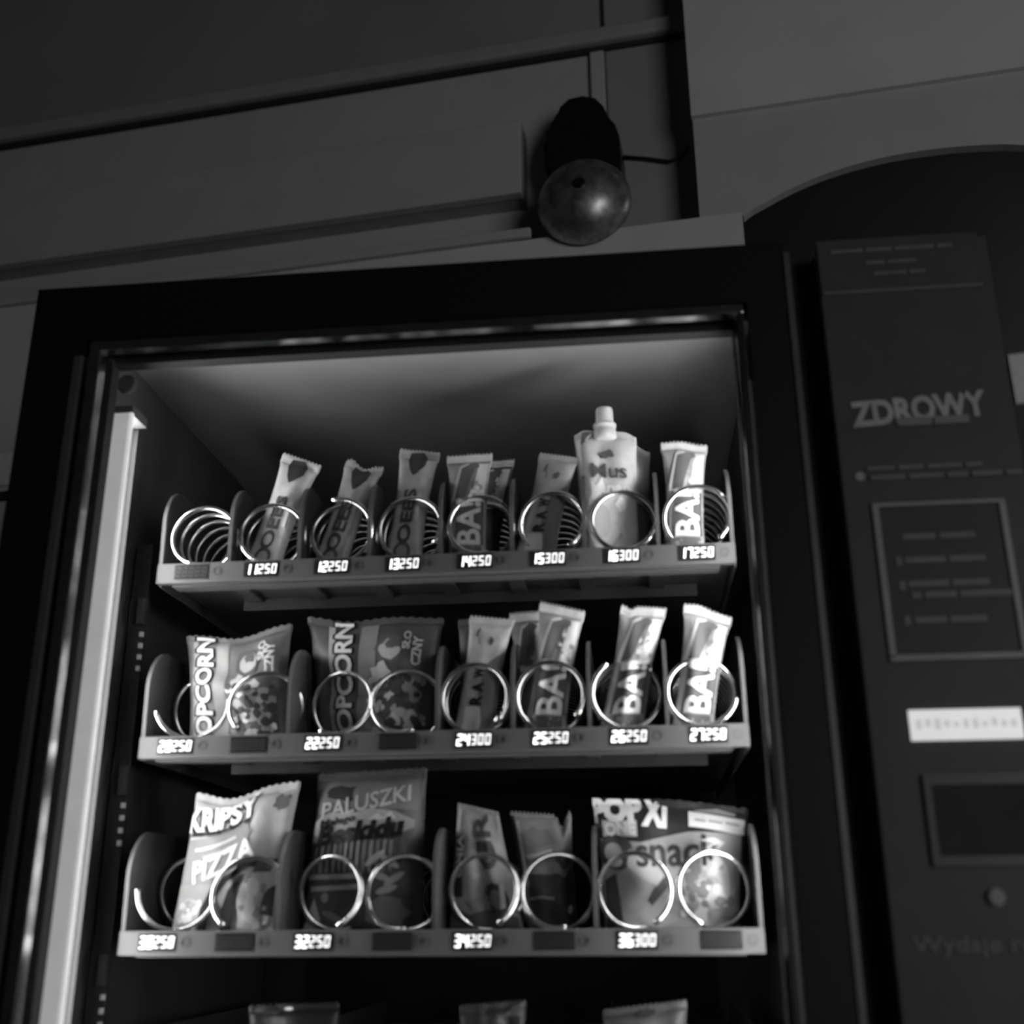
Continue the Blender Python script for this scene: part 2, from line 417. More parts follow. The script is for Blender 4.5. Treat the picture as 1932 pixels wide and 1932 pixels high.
def helix(r, pitch, turns, a0, hand, wire=.0026):
    pts = []; n = int(turns*36)
    for i in range(n+1):
        a = math.radians(a0) + hand*2*math.pi*i/36
        pts.append(Vector((r*math.cos(a), pitch*i/36, r*math.sin(a))))
    return tube_mesh('coil', pts, wire, 8)
def divider_mesh(hh, L=.50, t=.0016):
    bm = bmesh.new(); R = .045
    prof = [(0.006, 0.0), (.004, hh-R)] + [(.004+R-R*math.cos(a), hh-R+R*math.sin(a)) for a in [math.pi/2*k/8 for k in range(1, 9)]] + [(L, hh), (L, 0)]
    a = [bm.verts.new((-t/2, y, z)) for y, z in prof]; b = [bm.verts.new((t/2, y, z)) for y, z in prof]; n = len(prof)
    bm.faces.new(a); bm.faces.new(b[::-1])
    for i in range(n): bm.faces.new((a[i], a[(i+1) % n], b[(i+1) % n], b[i]))
    # folded, thicker front rim
    for (y, z), (y2, z2) in zip(prof[:10], prof[1:10]):
        p = [bm.verts.new((s*.0019, yy, zz)) for (yy, zz) in ((y-.002, z), (y2-.002, z2), (y2+.0012, z2), (y+.0012, z)) for s in (-1, 1)]
        bm.faces.new((p[0], p[1], p[3], p[2])); bm.faces.new((p[0], p[2], p[4], p[6])); bm.faces.new((p[1], p[7], p[5], p[3]))
    return finish(bm, 'divider')
DIVM = divider_mesh(.094)
TZ = [.3571, .1764, -.0058, -.190]
def tray(zi, disp, coils, divs, label):
    z = H + TZ[zi]
    t = thing('vending_tray', Vector((0, 0, z)), label, 'tray', 'spiral trays of the vending machine')
    def tb(name, lo, hi, mt, parent=t, bevel=0.0):
        bm = bmesh.new(); bx(bm, lo, hi, bevel); return link(name, finish(bm, name), mt, parent)
    tb('price_rail', (-.3, 0, -.0218), (.3, .009, 0), M_rail, bevel=.0012)
    tb('rail_flange', (-.285, .009, -.0235), (.284, .028, -.0205), M_rail)
    tb('floor_plate', (-.297, .009, -.0115), (.297, .50, -.0095), M_tray)
    tb('side_plate', (-.3005, .012, -.0218), (-.299, .50, .03), M_tray)
    tb('side_plate', (.299, .012, -.0218), (.3005, .50, .03), M_tray)
    tb('cross_rib', (-.240, .104, -.0255), (.266, .108, -.0118), mat('rib_steel', .05, rough=.45, metal=.4))
    for k in range(7):
        tb('floor_rib', (cx(k)+.028, .030, -.0165), (cx(k)+.044, .103, -.0118), M_tray)
    tb('motor_bar', (-.297, .47, -.0095), (.297, .50, .07), M_tray)
    for dx in divs:
        o = link('divider', DIVM, M_div, t); o.location = (dx, 0, -.0005)
    for x, pitch, a0, hand in coils:
        turns = (.44/pitch)
        o = link('spiral_coil', helix(.0335, pitch, turns, a0, hand), M_wire, t); o.location = (x, .0065, .0335)
    for i, d in enumerate(disp):
        x = cx(i)
        # display window let into the rail
        win = tb('display', (x-.0185, -.0006, -.0180), (x+.0185, .001, -.0022), M_win if not d else M_win)
        xs = x-.0172
        for j in range(5):
            if d:
                if d[j] != ' ':
                    big = j < 2
                    o = link('digit', digit(d[j], 'big' if big else 'small'), None, win); o.location = (xs, -.0006, -.0157 if big else -.0150)
            else:
                o = link('digit', digit('8', 'off'), None, win); o.location = (xs, -.0006, -.0152)
            xs += .0070
        # round sensor mark beside the display
        bm = bmesh.new()
        ring = []
        for k in range(16):
            a = 2*math.pi*k/16
            ring.append([bm.verts.new((x+.0275+rr*math.cos(a), yy, -.0101+rr*math.sin(a))) for rr, yy in ((.0048, 0), (.0048, -.0007), (.0030, -.0007), (.0030, 0))])
        for k in range(16):
            for q in range(3):
                bm.faces.new((ring[k][q], ring[(k+1) % 16][q], ring[(k+1) % 16][q+1], ring[k][q+1]))
        link('sensor_ring', finish(bm, 'sensor_ring'), mat('sensor_ring', .055, rough=.5), t)
    return t
p1 = .0225
r1 = [(cx(i)+.004, p1, a, h) for i, (a, h) in enumerate([(262, -1), (275, -1), (105, -1), (322, 1), (285, -1), (300, 1), (352, -1), (305, 1)])]
tray(0, [None, '11250', '12250', '13250', '14250', '15300', '16300', '17250'], r1,
     [-.2980] + [(-.2243 + PITCH_C*i) for i in range(7)] + [.2980], 'top tray with eight single coils and the empty coil at its left end')
r2 = [(-.256, .055, 192, 1), (-.181, .055, 232, -1), (-.104, .055, 245, 1), (-.036, .055, 292, -1), (.036, p1, 310, 1), (.111, p1, 318, 1), (.186, p1, 122, 1), (.259, p1, 345, -1)]
tray(1, ['20250', None, '22250', None, '24300', '25250', '26250', '27250'], r2,
     [-.2980, -.1495, 0, .0748, .1495, .2242, .2980], 'middle tray holding two popcorn bags and four bars')
r3 = [(-.256, .06, 172, 1), (-.184, .06, 240, -1), (-.106, .06, 295, 1), (-.034, .06, 282, -1), (.043, .06, 300, 1), (.114, .06, 285, -1), (.186, .06, 300, 1), (.260, .06, 245, -1)]
tray(2, ['30250', None, '32250', None, '34250', None, '36300', None], r3,
     [-.2980, -.1480, .0005, .1500, .2980], 'third tray from the top holding crisps, pretzel sticks and snack bags')
tray(3, [None]*8, [(a, .06, b, c) for a, _, b, c in r3], [-.2980, -.1480, .0005, .1500, .2980], 'lowest tray at the bottom edge, below the pretzel stick tray')

# ------------------------------------------------------------------ packs
zt1 = H+TZ[0]-.0085; zt2 = H+TZ[1]-.0085; zt3 = H+TZ[2]-.0085; zt4 = H+TZ[3]-.0085
def sm(a, b, x):
    t = max(0, min(1, (x-a)/(b-a))); return t*t*(3-2*t)
class Pack:
    """A filled film pack: four measured corners (TL, TR, BR, BL) in the plane y = Y, real thickness."""
    def __init__(s, name, label, cat, Y, corners, t, g, ct=.07, cb=.06, waist=.1, lean=.0, wr=.0012, seed=1, group=None, zig=.0022, nu=30, nv=40, top=None, mt=None, zmin=None):
        C3 = [at(x, y, Y) for x, y in corners]
        if zmin is None:
            yb = corners[2][1]; zmin = (zt1 if yb < 1100 else zt2 if yb < 1450 else zt3 if yb < 1800 else zt4) - .0005
        if zmin is not None:
            for i in (2, 3): C3[i].z = zmin
        base = (C3[2]+C3[3])/2; s.root = thing(name, base, label, cat, group)
        s.C = [c-base for c in C3]; s.t = t; s.ct = ct; s.cb = cb; s.waist = waist; s.lean = lean; s.wr = wr; s.top = top or []
        s.W = ((s.C[1]-s.C[0]).length+(s.C[2]-s.C[3]).length)/2; s.Hh = ((s.C[0]-s.C[3]).length+(s.C[1]-s.C[2]).length)/2
        R = random.Random(seed); s.ph = [(R.uniform(4, 11), R.uniform(4, 12), R.uniform(0, 6.28), R.uniform(-1, 1)) for _ in range(7)]
        mt = mt or film(g)
        s.sheet('wrapper', s.cb, 1-s.ct, nu, nv, mt)
        s.sheet('seal', 1-s.ct, 1, nu, 6, mt, zig)
        s.sheet('seal', 0, s.cb, nu, 6, mt, -zig)
    def thick(s, u, v):
        q = 2*u-1
        f = max(0, 1-abs(q)**2.4)**.62
        x = (v-s.cb)/(1-s.ct-s.cb)
        gfun = 0 if x <= 0 or x >= 1 else math.sin(math.pi*x)**.5
        return s.t*f*gfun, gfun
    def P(s, u, v, side=-1, off=0.0):
        C = s.C
        bot = C[3].lerp(C[2], u); tp = C[0].lerp(C[1], u)
        for (uc, wd, dz) in s.top:               # local dents/peaks of the upper edge
            tp = tp + Vector((0, 0, dz))*math.exp(-((u-uc)/wd)**2)
        p = bot.lerp(tp, v)
        ctr = ((C[3]+C[2])/2).lerp((C[0]+C[1])/2, v)
        T, gf = s.thick(u, v)
        p = p + (ctr-p)*(s.waist*gf)*Vector((1, 1, 0)).length*.7
        wv = 0
        for a, b, c, d in s.ph: wv += d*math.sin(a*u+b*v+c)*math.sin(.6*b*u-a*v+c*2)
        edge = min(1, 6*min(u, 1-u)+.15)
        y = s.lean*v + side*(T + .0006) + side*wv*s.wr*1.5*edge*(.35+.65*gf) + side*off
        if v > 1-s.ct or v < s.cb: y += .0005*math.sin(v*s.Hh*2*math.pi/.0022)
        return Vector((p.x, p.y+y, p.z))
    def sheet(s, name, v0, v1, nu, nv, mt, zig=0.0):
        bm = bmesh.new(); G = {}
        for side in (-1, 1):
            for i in range(nu+1):
                for j in range(nv+1):
                    u = i/nu; v = v0+(v1-v0)*j/nv
                    p = s.P(u, v, side)
                    if zig > 0 and j == nv: p.z += zig*(.5 if i % 2 else -.5)
                    if zig < 0 and j == 0: p.z -= abs(zig)*(0 if i % 2 else -.6)
                    G[side, i, j] = bm.verts.new(p)
        for i in range(nu):
            for j in range(nv):
                bm.faces.new((G[-1, i, j], G[-1, i+1, j], G[-1, i+1, j+1], G[-1, i, j+1]))
                bm.faces.new((G[1, i, j], G[1, i, j+1], G[1, i+1, j+1], G[1, i+1, j]))
        for j in range(nv):
            for i in (0, nu): bm.faces.new((G[-1, i, j], G[-1, i, j+1], G[1, i, j+1], G[1, i, j]))
        for i in range(nu):
            for j in (0, nv): bm.faces.new((G[-1, i, j], G[-1, i+1, j], G[1, i+1, j], G[1, i, j]))
        return link(name, finish(bm, name, True), mt, s.root)
    def mapmesh(s, name, verts, faces, mt, off=.0007, maxlen=.0045):
        """verts in (u, v): cut fine enough to follow the pack, then laid on it"""
        bm = bmesh.new(); W, Hh = s.W, s.Hh
        vs = [bm.verts.new((a*W, 0, b*Hh)) for a, b in verts]
        for f in faces:
            try: bm.faces.new([vs[i] for i in f])
            except ValueError: pass
        bmesh.ops.triangulate(bm, faces=bm.faces)
        for _ in range(5):
            es = [e for e in bm.edges if e.calc_length() > maxlen]
            if not es: break
            bmesh.ops.subdivide_edges(bm, edges=es, cuts=1)
            bmesh.ops.triangulate(bm, faces=[f for f in bm.faces if len(f.verts) > 3])
        for v in bm.verts:
            u = min(.995, max(.005, v.co.x/W)); q = min(.995, max(.005, v.co.z/Hh)); v.co = s.P(u, q, -1, off*1.5)
        return link(name, finish(bm, name, True), mt, s.root)
    def text(s, body, cu, cv, wid, hei, rot=0, g=.9, bold=.0, off=.0011, shear=0.0, name='lettering'):
        vs, fs = text_tris(body, bold, shear); a = math.radians(rot); c, n = math.cos(a), math.sin(a)
        vv = []
        for x, y in vs:
            X = x*wid; Y = y*hei
            vv.append((cu+(X*c-Y*n)/s.W, cv+(X*n+Y*c)/s.Hh))
        return s.mapmesh(name, vv, fs, ink(g), off, .004)
    def poly(s, pts, g, off=.0007, name='print'):
        return s.mapmesh(name, pts, [list(range(len(pts)))], ink(g), off)
    def blob(s, cu, cv, ru, rv, g, off=.0007, n=14, jag=.0, seed=0, name='print', rot=0):
        R = random.Random(seed*7+3); pts = []
        for k in range(n):
            a = 2*math.pi*k/n; q = 1+R.uniform(-jag, jag); x = ru*q*math.cos(a); y = rv*q*math.sin(a)
            pts.append((cu + x*math.cos(rot)-y*math.sin(rot), cv + x*math.sin(rot)+y*math.cos(rot)))
        return s.poly(pts, g, off, name)
    def speckle(s, u0, u1, v0, v1, n, r, gs, seed, off=.0009, name='print'):
        """printed food pieces, one mesh per tone"""
        R = random.Random(seed)
        for q, g in enumerate(gs):
            V = []; Fc = []
            for _ in range(n):
                cu, cv = R.uniform(u0, u1), R.uniform(v0, v1); rr = r*R.uniform(.5, 1.2); b = len(V)
                for k in range(8):
                    a = 2*math.pi*k/8; z = rr*R.uniform(.7, 1.15); V.append((cu+z*math.cos(a)/s.W, cv+z*math.sin(a)/s.Hh))
                Fc.append(list(range(b, b+8)))
            s.mapmesh(name, V, Fc, ink(g), off+.00015*q)

# ---- bars with the dark tulip mark
def tulip_bar(label, Y, c, g, seed, top=None):
    p = Pack('snack_bar', label, 'snack bar', Y, c, .0085, g, ct=.07, cb=.07, waist=.20, wr=.0009, seed=seed, group='bars on the top tray', nu=22, nv=36, lean=.004, top=top)
    p.poly([(.30, .97), (.62, .98), (.74, .93), (.74, .86), (.56, .79), (.44, .765), (.32, .82), (.25, .90)], .05)
    p.text('OEES', .47, .43, .062, .017, 90, .07, .03)
    p.poly([(.70, .40), (.80, .40), (.80, .62), (.70, .62)], g*1.35)
    p.blob(.46, .15, .24, .075, .10, off=.0007); p.blob(.46, .15, .15, .045, g*.7, off=.001)
    return p
tulip_bar('pale bar leaning right behind the coil above price 11 2.50', .030, [(533, 851), (605, 876), (528, 1056), (452, 1052)], .62, 3)
tulip_bar('crumpled grey bar with a dark heart above price 12 2.50', .032, [(652, 868), (724, 880), (652, 1050), (582, 1048)], .40, 5, [(.15, .12, .004), (.5, .2, -.006)])
tulip_bar('upright grey bar with a dark heart above price 13 2.50', .030, [(754, 844), (830, 852), (796, 1046), (720, 1044)], .38, 8)

# ---- bars with big white letters
def ba_bar(label, Y, c, seed, g=.30, bright=.85, front=True, top=None, lean=.003, group='bars with big white lettering'):
    p = Pack('fruit_bar', label, 'snack bar', Y, c, .0095, g, ct=.075, cb=.07, waist=.16, wr=.0010, seed=seed, group=group, nu=24, nv=36, lean=lean, top=top)
    p.poly([(.02, .925), (.98, .925), (.985, .985), (.015, .985)], .62)
    p.poly([(.62, .55), (.94, .55), (.95, .90), (.74, .90)], .60)
    p.poly([(.04, .56), (.30, .56), (.62, .86), (.50, .91), (.30, .88)], .62, off=.0009)
    p.poly([(.16, .57), (.44, .58), (.66, .84), (.50, .885), (.34, .86)], .12, off=.0012)
    p.blob(.62, .87, .15, .03, .15, off=.0012, jag=.2, seed=seed)
    p.speckle(.55, .9, .58, .82, 6, .003, [.3, .75], seed)
    p.poly([(.20, .525), (.88, .545), (.89, .575), (.20, .555)], .85, off=.0012)
    if front:
        p.poly([(.16, .18), (.95, .18), (.95, .55), (.18, .55)], .10, off=.0009)
        p.text('BA!', .54, .36, p.Hh*.36, p.W*.68, 90, bright, .025, off=.0014)
        p.poly([(.10, .09), (.9, .09), (.9, .17), (.10, .17)], .14, off=.0009)
        p.speckle(.15, .85, .09, .17, 9, .0022, [.5], seed+1)
    return p
ba_bar('white lettered bar behind the coil above price 14 2.50, front of two', .026, [(842, 859), (929, 853), (918, 1040), (845, 1041)], 11, g=.30, bright=.7)
ba_bar('dark bar peeping out right behind the front bar above price 14 2.50', .056, [(895, 868), (972, 864), (938, 1040), (870, 1040)], 12, g=.12, front=False)
ba_bar('bright white lettered bar at the right end of the top tray', .026, [(1246, 834), (1335, 838), (1330, 1024), (1256, 1026)], 14, g=.40, bright=.85, top=[(.4, .3, .003)])
ba_bar('white lettered bar above price 25 2.50, taller than the grey bar behind it', .026, [(1018, 1133), (1104, 1152), (1066, 1368), (984, 1370)], 15, g=.34, bright=.9)
ba_bar('dull bar half hidden behind the bar above price 25 2.50', .056, [(960, 1156), (1030, 1150), (1040, 1370), (975, 1370)], 16, g=.30, front=False)
ba_bar('tilted white lettered bar above price 26 2.50', .026, [(1172, 1139), (1258, 1146), (1212, 1366), (1124, 1364)], 17, g=.34, bright=.9, top=[(.22, .10, -.004)])
ba_bar('brightest white lettered bar at the right end of the middle tray', .026, [(1290, 1138), (1382, 1164), (1344, 1362), (1262, 1362)], 18, g=.36, bright=.80, top=[(.35, .25, .003)])

# ---- raw bars
def raw_bar(label, Y, c, seed, g, letters=True):
    p = Pack('date_bar', label, 'snack bar', Y, c, .0085, g, ct=.06, cb=.06, waist=.17, wr=.0009, seed=seed, group='bars with dark lettering', nu=22, nv=36, lean=.003)
    if letters:
        p.poly([(.50, .04), (.98, .04), (.98, .72), (.62, .62), (.50, .40)], g*.45)
        p.poly([(.18, .04), (.62, .04), (.66, .16), (.58, .27), (.20, .27)], min(.8, g*1.5), off=.0009)
        for ch, v in (('R', .32), ('A', .42), ('W', .53)):
            p.text(ch, .46, v, .010, .014, 90, .02, .05, off=.0014)
    p.blob(.24, .86, .06, .028, .10, rot=.6); p.blob(.60, .80, .07, .035, .08, jag=.3, seed=seed); p.poly([(.30, .76), (.33, .77), (.27, .86), (.24, .85)], .14)
    return p
raw_bar('grey bar with dark spaced letters beside the fruit pouch', .028, [(1018, 852), (1092, 862), (1046, 1033), (962, 1035)], 21, .30)
raw_bar('pale bar with dark spaced letters above price 24 3.00', .028, [(886, 1160), (970, 1168), (932, 1368), (850, 1372)], 22, .42)
raw_bar('dark bar mostly hidden behind the pale bar above price 24 3.00', .056, [(864, 1168), (930, 1164), (925, 1370), (860, 1370)], 23, .12, False)

# ---- fruit pouches with a spout
def pouch(label, Y, c, capx, seed, cap_px, front=True):
    p = Pack('fruit_pouch', label, 'pouch', Y, c, .013, .62, ct=.05, cb=.05, waist=.03, wr=.0012, seed=seed, group='fruit pouches', zig=.0, nu=26, nv=40, top=[(.0, .10, -.006), (1.0, .10, -.006)] if front else [(0, .3, -.01), (1, .3, -.012)])
    tp = p.P(capx, 1.0, 0); ax = Vector((0, 0, 1))
    def lathe(name, prof, parent):
        bm = bmesh.new(); seg = 28; rings = [[bm.verts.new(tp + Vector((r*math.cos(2*math.pi*k/seg), r*math.sin(2*math.pi*k/seg), h))) for k in range(seg)] for r, h in prof]
        for a, b in zip(rings, rings[1:]):
            for k in range(seg): bm.faces.new((a[k], a[(k+1) % seg], b[(k+1) % seg], b[k]))
        bm.faces.new(rings[0]); bm.faces.new(rings[-1][::-1])
        return link(name, finish(bm, name, True), film(.66, 'cap_plastic'), parent)
    if cap_px:
        sp = lathe('spout', [(.011, -.012), (.0125, -.010), (.0125, -.001), (.0115, .000), (.0115, .004), (.0125, .0045), (.0125, .0075), (.0105, .008)], p.root)
        lathe('cap', [(.0095, .008), (.0098, .009), (.0095, .024), (.0088, .0265), (.006, .0275)], p.root)
    if front:
        p.text('Mus', .54, .665, .038, .0175, 0, .10, .012)
        p.text('banan', .56, .535, .042, .013, 0, .85, .03)
        p.blob(.52, .80, .14, .035, .14, jag=.35, seed=4); p.poly([(.10, .88), (.3, .93), (.36, .985), (.12, .985)], .22)
        p.poly([(.16, .9), (.2, .9), (.3, .975), (.25, .975)], .7, off=.0010); p.poly([(.03, .03), (.09, .03), (.09, .95), (.03, .95)], .85)
        p.poly([(.16, .40), (.46, .52), (.42, .62), (.18, .46)], .95); p.poly([(.05, .02), (.35, .02), (.1, .26)], .30)  # the white first shape is a highlight painted on the film
        p.poly([(.5, .10), (.7, .22), (.73, .19), (.55, .08)], .4); p.blob(.34, .30, .20, .13, .5, jag=.1); p.blob(.72, .42, .09, .05, .85, jag=.2)
    return p
pouch('white fruit pouch with a screw cap, front of two', .036, [(1083, 812), (1200, 816), (1206, 1030), (1098, 1032)], .50, 31, True)
pouch('second fruit pouch peeping out behind the white pouch', .060, [(1130, 828), (1226, 835), (1222, 1030), (1128, 1030)], .62, 32, False, False)

# ---- popcorn
def popcorn(label, c, seed, g, Y=.070, word=.22, top=None):
    p = Pack('popcorn_bag', label, 'popcorn bag', Y, c, .022, g, ct=.05, cb=.04, waist=.07, wr=.0030, seed=seed, group='popcorn bags on the middle tray', zig=.002, top=top)
    p.poly([(word+.10, .06), (word+.24, .06), (word+.26, .94), (word+.13, .94)], .28)
    p.poly([(word-.13, .07), (word-.08, .07), (word-.07, .94), (word-.12, .94)], .40)
    p.text('POPCORN', word, .5, p.Hh*.98, .026, 90, .02, .075, off=.0009)
    p.text('POPCORN', word, .5, p.Hh*.96, .020, 90, .80, .035, off=.0015)
    p.speckle(.48, .92, .08, .55, 24, .0055, [.18, .75, .5, .10], seed)
    p.blob(.64, .73, .12, .12, .12, jag=.15, seed=seed); p.blob(.64, .72, .085, .08, .45, off=.0010, jag=.2, seed=seed+1)
    p.blob(.66, .76, .05, .04, .12, off=.0013, jag=.3, seed=seed+2); p.blob(.58, .55, .08, .07, .55, off=.0010, jag=.3, seed=seed+3)
    p.text('CZNY', .85, .72, .034, .010, 90, .75, .04, off=.0016)
    p.text('SŁO', .77, .80, .022, .008, 90, .6, .04, off=.0016)
    return p
popcorn('small popcorn bag with a dark folded right corner above price 20 2.50', Y=.056, c=[(352, 1200), (552, 1176), (548, 1388), (358, 1380)], seed=41, g=.16, word=.20, top=[(.5, .28, -.010)])
popcorn('wider dark popcorn bag next to the bars above price 22 2.50', [(580, 1162), (838, 1166), (826, 1385), (596, 1386)], 43, .10, word=.28, top=[(.3, .2, -.006)])

# ---- crisps
p = Pack('crisps_bag', 'white and grey crisps bag with a slanting logo above price 30 2.50', 'crisps bag', .052, [(372, 1490), (568, 1474), (520, 1752), (322, 1748)], .020, .50, ct=.05, cb=.04, waist=.04, wr=.0025, seed=51, top=[(.35, .28, -.012)], zig=.002)
p.poly([(.02, .36), (.02, .66), (.60, .77), (.66, .70), (.62, .56), (.72, .50), (.72, .40)], .26)
p.poly([(.01, .08), (.01, .36), (.70, .40), (.60, .10)], .30)
p.text('KRIPSY', .31, .825, .078, .030, 12, .02, .06, off=.0010); p.text('KRIPSY', .32, .845, .075, .026, 12, .95, .045, off=.0016)
p.poly([(.05, .705), (.60, .80), (.60, .785), (.05, .685)], .03, off=.0013)
p.poly([(.12, .61), (.52, .695), (.53, .675), (.12, .59)], .62, off=.0012); p.poly([(.22, .57), (.50, .63), (.50, .615), (.22, .555)], .5, off=.0012)
p.text('PIZZA', .42, .52, .066, .022, 20, .9, .02, off=.0016, shear=.2)
p.poly([(.36, .05), (.38, .24), (.50, .38), (.70, .455), (.95, .46), (.95, .50), (.66, .49), (.42, .40), (.28, .22), (.28, .05)], .015, off=.0018)  # black arc paints the coil's shaded wire onto the wrapper
p.poly([(.50, .04), (.48, .20), (.54, .32), (.64, .41), (.70, .42), (.62, .32), (.58, .18), (.60, .04)], .02, off=.0020)  # second arc of the shaded coil, painted on likewise
p.blob(.16, .17, .13, .11, .46, jag=.08, seed=2); p.speckle(.05, .27, .09, .26, 14, .004, [.34, .6], 5, off=.0012)
p.blob(.80, .24, .17, .19, .50, off=.0012, jag=.06, seed=3); p.poly([(.84, .16), (.97, .14), (.97, .34), (.88, .30)], .06, off=.0020)
p.poly([(.70, .37), (.74, .38), (.86, .08), (.80, .06)], .7, off=.0020); p.blob(.75, .16, .05, .05, .7, off=.0016, jag=.2, seed=9); p.speckle(.68, .92, .10, .38, 8, .004, [.28, .66], 6, off=.0022)
p.blob(.88, .87, .07, .05, .15, jag=.35, seed=8); p.poly([(.76, .42), (.9, .42), (.93, .47), (.78, .50)], .08, off=.0021)

# ---- pretzel sticks
p = Pack('pretzel_sticks_bag', 'tall dark pretzel sticks bag with a lettered plaque above price 32 2.50', 'snack bag', .072, [(602, 1460), (806, 1448), (800, 1754), (566, 1754)], .022, .10, ct=.05, cb=.04, waist=.03, wr=.0028, seed=61, zig=.002)
p.poly([(.04, .955), (.96, .965), (.96, .80), (.04, .74)], .15)
p.blob(.28, .86, .17, .045, .03, jag=.3, seed=1, off=.0010); p.blob(.52, .84, .16, .09, .17, jag=.08, seed=2, off=.0012)
p.poly([(.62, .75), (.60, .90), (.95, .93), (.95, .74)], .17, off=.0010)
p.text('PALUSZKI', .49, .80, .098, .0165, 9, .42, .015, off=.0018, shear=.12)
p.poly([(.02, .58), (.03, .69), (.16, .745), (.40, .735), (.55, .76), (.76, .735), (.93, .68), (.93, .635), (.80, .60), (.30, .575), (.08, .545)], .34, off=.0014)
p.text('Małego', .25, .685, .040, .0095, 7, .02, .03, off=.0021, shear=.15)
p.text('Beskidu', .46, .625, .094, .0205, 5, .012, .055, off=.0021, shear=.18)
p.poly([(.52, .69), (.60, .725), (.66, .70), (.72, .735), (.78, .69)], .50, off=.0020)
for k in range(13):
    u = .07+k*.055; p.poly([(u, .385), (u+.026, .385), (u+.030, .565+.004*(k % 3)), (u+.004, .565)], .26 if k % 2 else .20, off=.0012)
p.poly([(.03, .345), (.52, .345), (.52, .375), (.03, .375)], .42, off=.0014); p.poly([(.06, .305), (.50, .315), (.48, .285), (.06, .275)], .42, off=.0014)
for a, b, q in ((.62, .46, .5), (.74, .44, -.4), (.66, .36, -.3), (.78, .34, .4), (.72, .28, .2)): p.blob(a, b, .09, .022, .42, off=.0014, rot=q)
p.poly([(.02, .03), (.10, .24), (.17, .12), (.20, .04)], .50, off=.0014); p.blob(.19, .24, .03, .03, .35); p.blob(.27, .13, .09, .02, .25, rot=-.3); p.blob(.72, .15, .17, .09, .24, jag=.15, seed=7)

# ---- two small upright packs
p = Pack('wafer_pack', 'grey upright pack with sideways letters above price 34 2.50', 'snack pack', .066, [(864, 1514), (940, 1532), (992, 1752), (846, 1752)], .017, .30, ct=.03, cb=.04, waist=.03, wr=.0022, seed=71, zig=.001)
p.text('O GR', .66, .56, .100, .021, 97, .07, .03, off=.0014)
p.poly([(.02, .30), (.19, .30), (.20, .74), (.05, .74)], .03, off=.0010); p.text('UMIA', .125, .60, .040, .0085, 88, .55, .04, off=.0016)
p.poly([(.03, .76), (.13, .76), (.12, .95), (.06, .97)], .50, off=.0010); p.poly([(.02, .04), (.98, .04), (.98, .16), (.6, .24), (.3, .17), (.02, .24)], .09, off=.0010)
p.poly([(.75, .22), (.83, .23), (.87, .42), (.80, .40)], .5, off=.0016); p.blob(.5, .26, .22, .06, .2, jag=.3, seed=4, off=.0014)
p = Pack('biscuit_pack', 'grey pack with a torn right edge beside a dark seam, left of the logo bag', 'snack pack', .072, [(962, 1532), (1078, 1540), (1092, 1750), (996, 1752)], .017, .27, ct=.04, cb=.04, waist=.04, wr=.0026, seed=72, zig=.004, top=[(.85, .08, -.012), (.95, .05, .006)])
p.poly([(.00, .40), (.10, .40), (.06, .97), (-.0, .97)], .03, off=.0010); p.poly([(.11, .40), (.17, .40), (.13, .93), (.08, .93)], .5, off=.0012)
p.poly([(.18, .65), (.45, .67), (.65, .71), (.66, .68), (.45, .64), (.2, .62)], .65, off=.0012); p.poly([(.02, .03), (.98, .03), (.98, .55), (.6, .50), (.2, .50)], .07, off=.0010)
p.poly([(.1, .31), (.4, .33), (.62, .32), (.62, .30), (.4, .31), (.1, .29)], .35, off=.0014); p.blob(.42, .80, .26, .08, .20, jag=.3, seed=5, off=.0012); p.poly([(.70, .62), (.96, .58), (.96, .66), (.70, .69)], .10, off=.0013)
p.blob(.90, .24, .04, .035, .85, off=.0018)

# ---- black and grey snack bag
p = Pack('cereal_snack_bag', 'black topped snack bag with a white banner at the right of its tray', 'snack bag', .072, [(1116, 1506), (1412, 1528), (1402, 1738), (1134, 1752)], .022, .028, ct=.05, cb=.04, waist=.03, wr=.0028, seed=81, zig=.002, top=[(.55, .4, .004)])
p.poly([(.03, .05), (.03, .70), (.30, .67), (.62, .76), (.97, .79), (.97, .20), (.88, .06)], .30, off=.0008)
p.text('POP', .15, .91, .050, .024, 2, .85, .075, off=.0014); p.text('XI', .40, .90, .024, .030, -4, .80, .06, off=.0014)
p.poly([(.05, .715), (.28, .71), (.28, .83), (.05, .83)], .55, off=.0012); p.text('ONE', .165, .77, .030, .012, 2, .85, .05, off=.0017)
p.poly([(.62, .80), (.99, .78), (.985, .89), (.985, .90), (.62, .92)], .85, off=.0014)
for k, (a, b) in enumerate(((.66, .73), (.75, .84), (.86, .95))): p.poly([(a, .850), (b, .846), (b, .862), (a, .866)], .35, off=.0018)
p.poly([(.66, .935), (.80, .965), (.92, .945), (.92, .92), (.66, .925)], .34, off=.0012)
p.text('snack', .545, .62, .082, .029, 3, .04, .015, off=.0018)
p.blob(.13, .60, .12, .13, .07, off=.0012, jag=.05, seed=1); p.blob(.11, .60, .06, .07, .35, off=.0015); p.blob(.12, .53, .05, .04, .45, off=.0018)
p.poly([(.22, .62), (.34, .60), (.46, .44), (.40, .36), (.28, .42), (.20, .5)], .42, off=.0016); p.poly([(.40, .36), (.46, .44), (.52, .40), (.36, .22), (.34, .26)], .07, off=.0018)
p.blob(.24, .34, .12, .14, .34, off=.0014, jag=.15, seed=2); p.blob(.40, .17, .14, .09, .32, off=.0014, jag=.2, seed=3); p.poly([(.04, .05), (.04, .4), (.12, .45), (.16, .10)], .06, off=.0012)
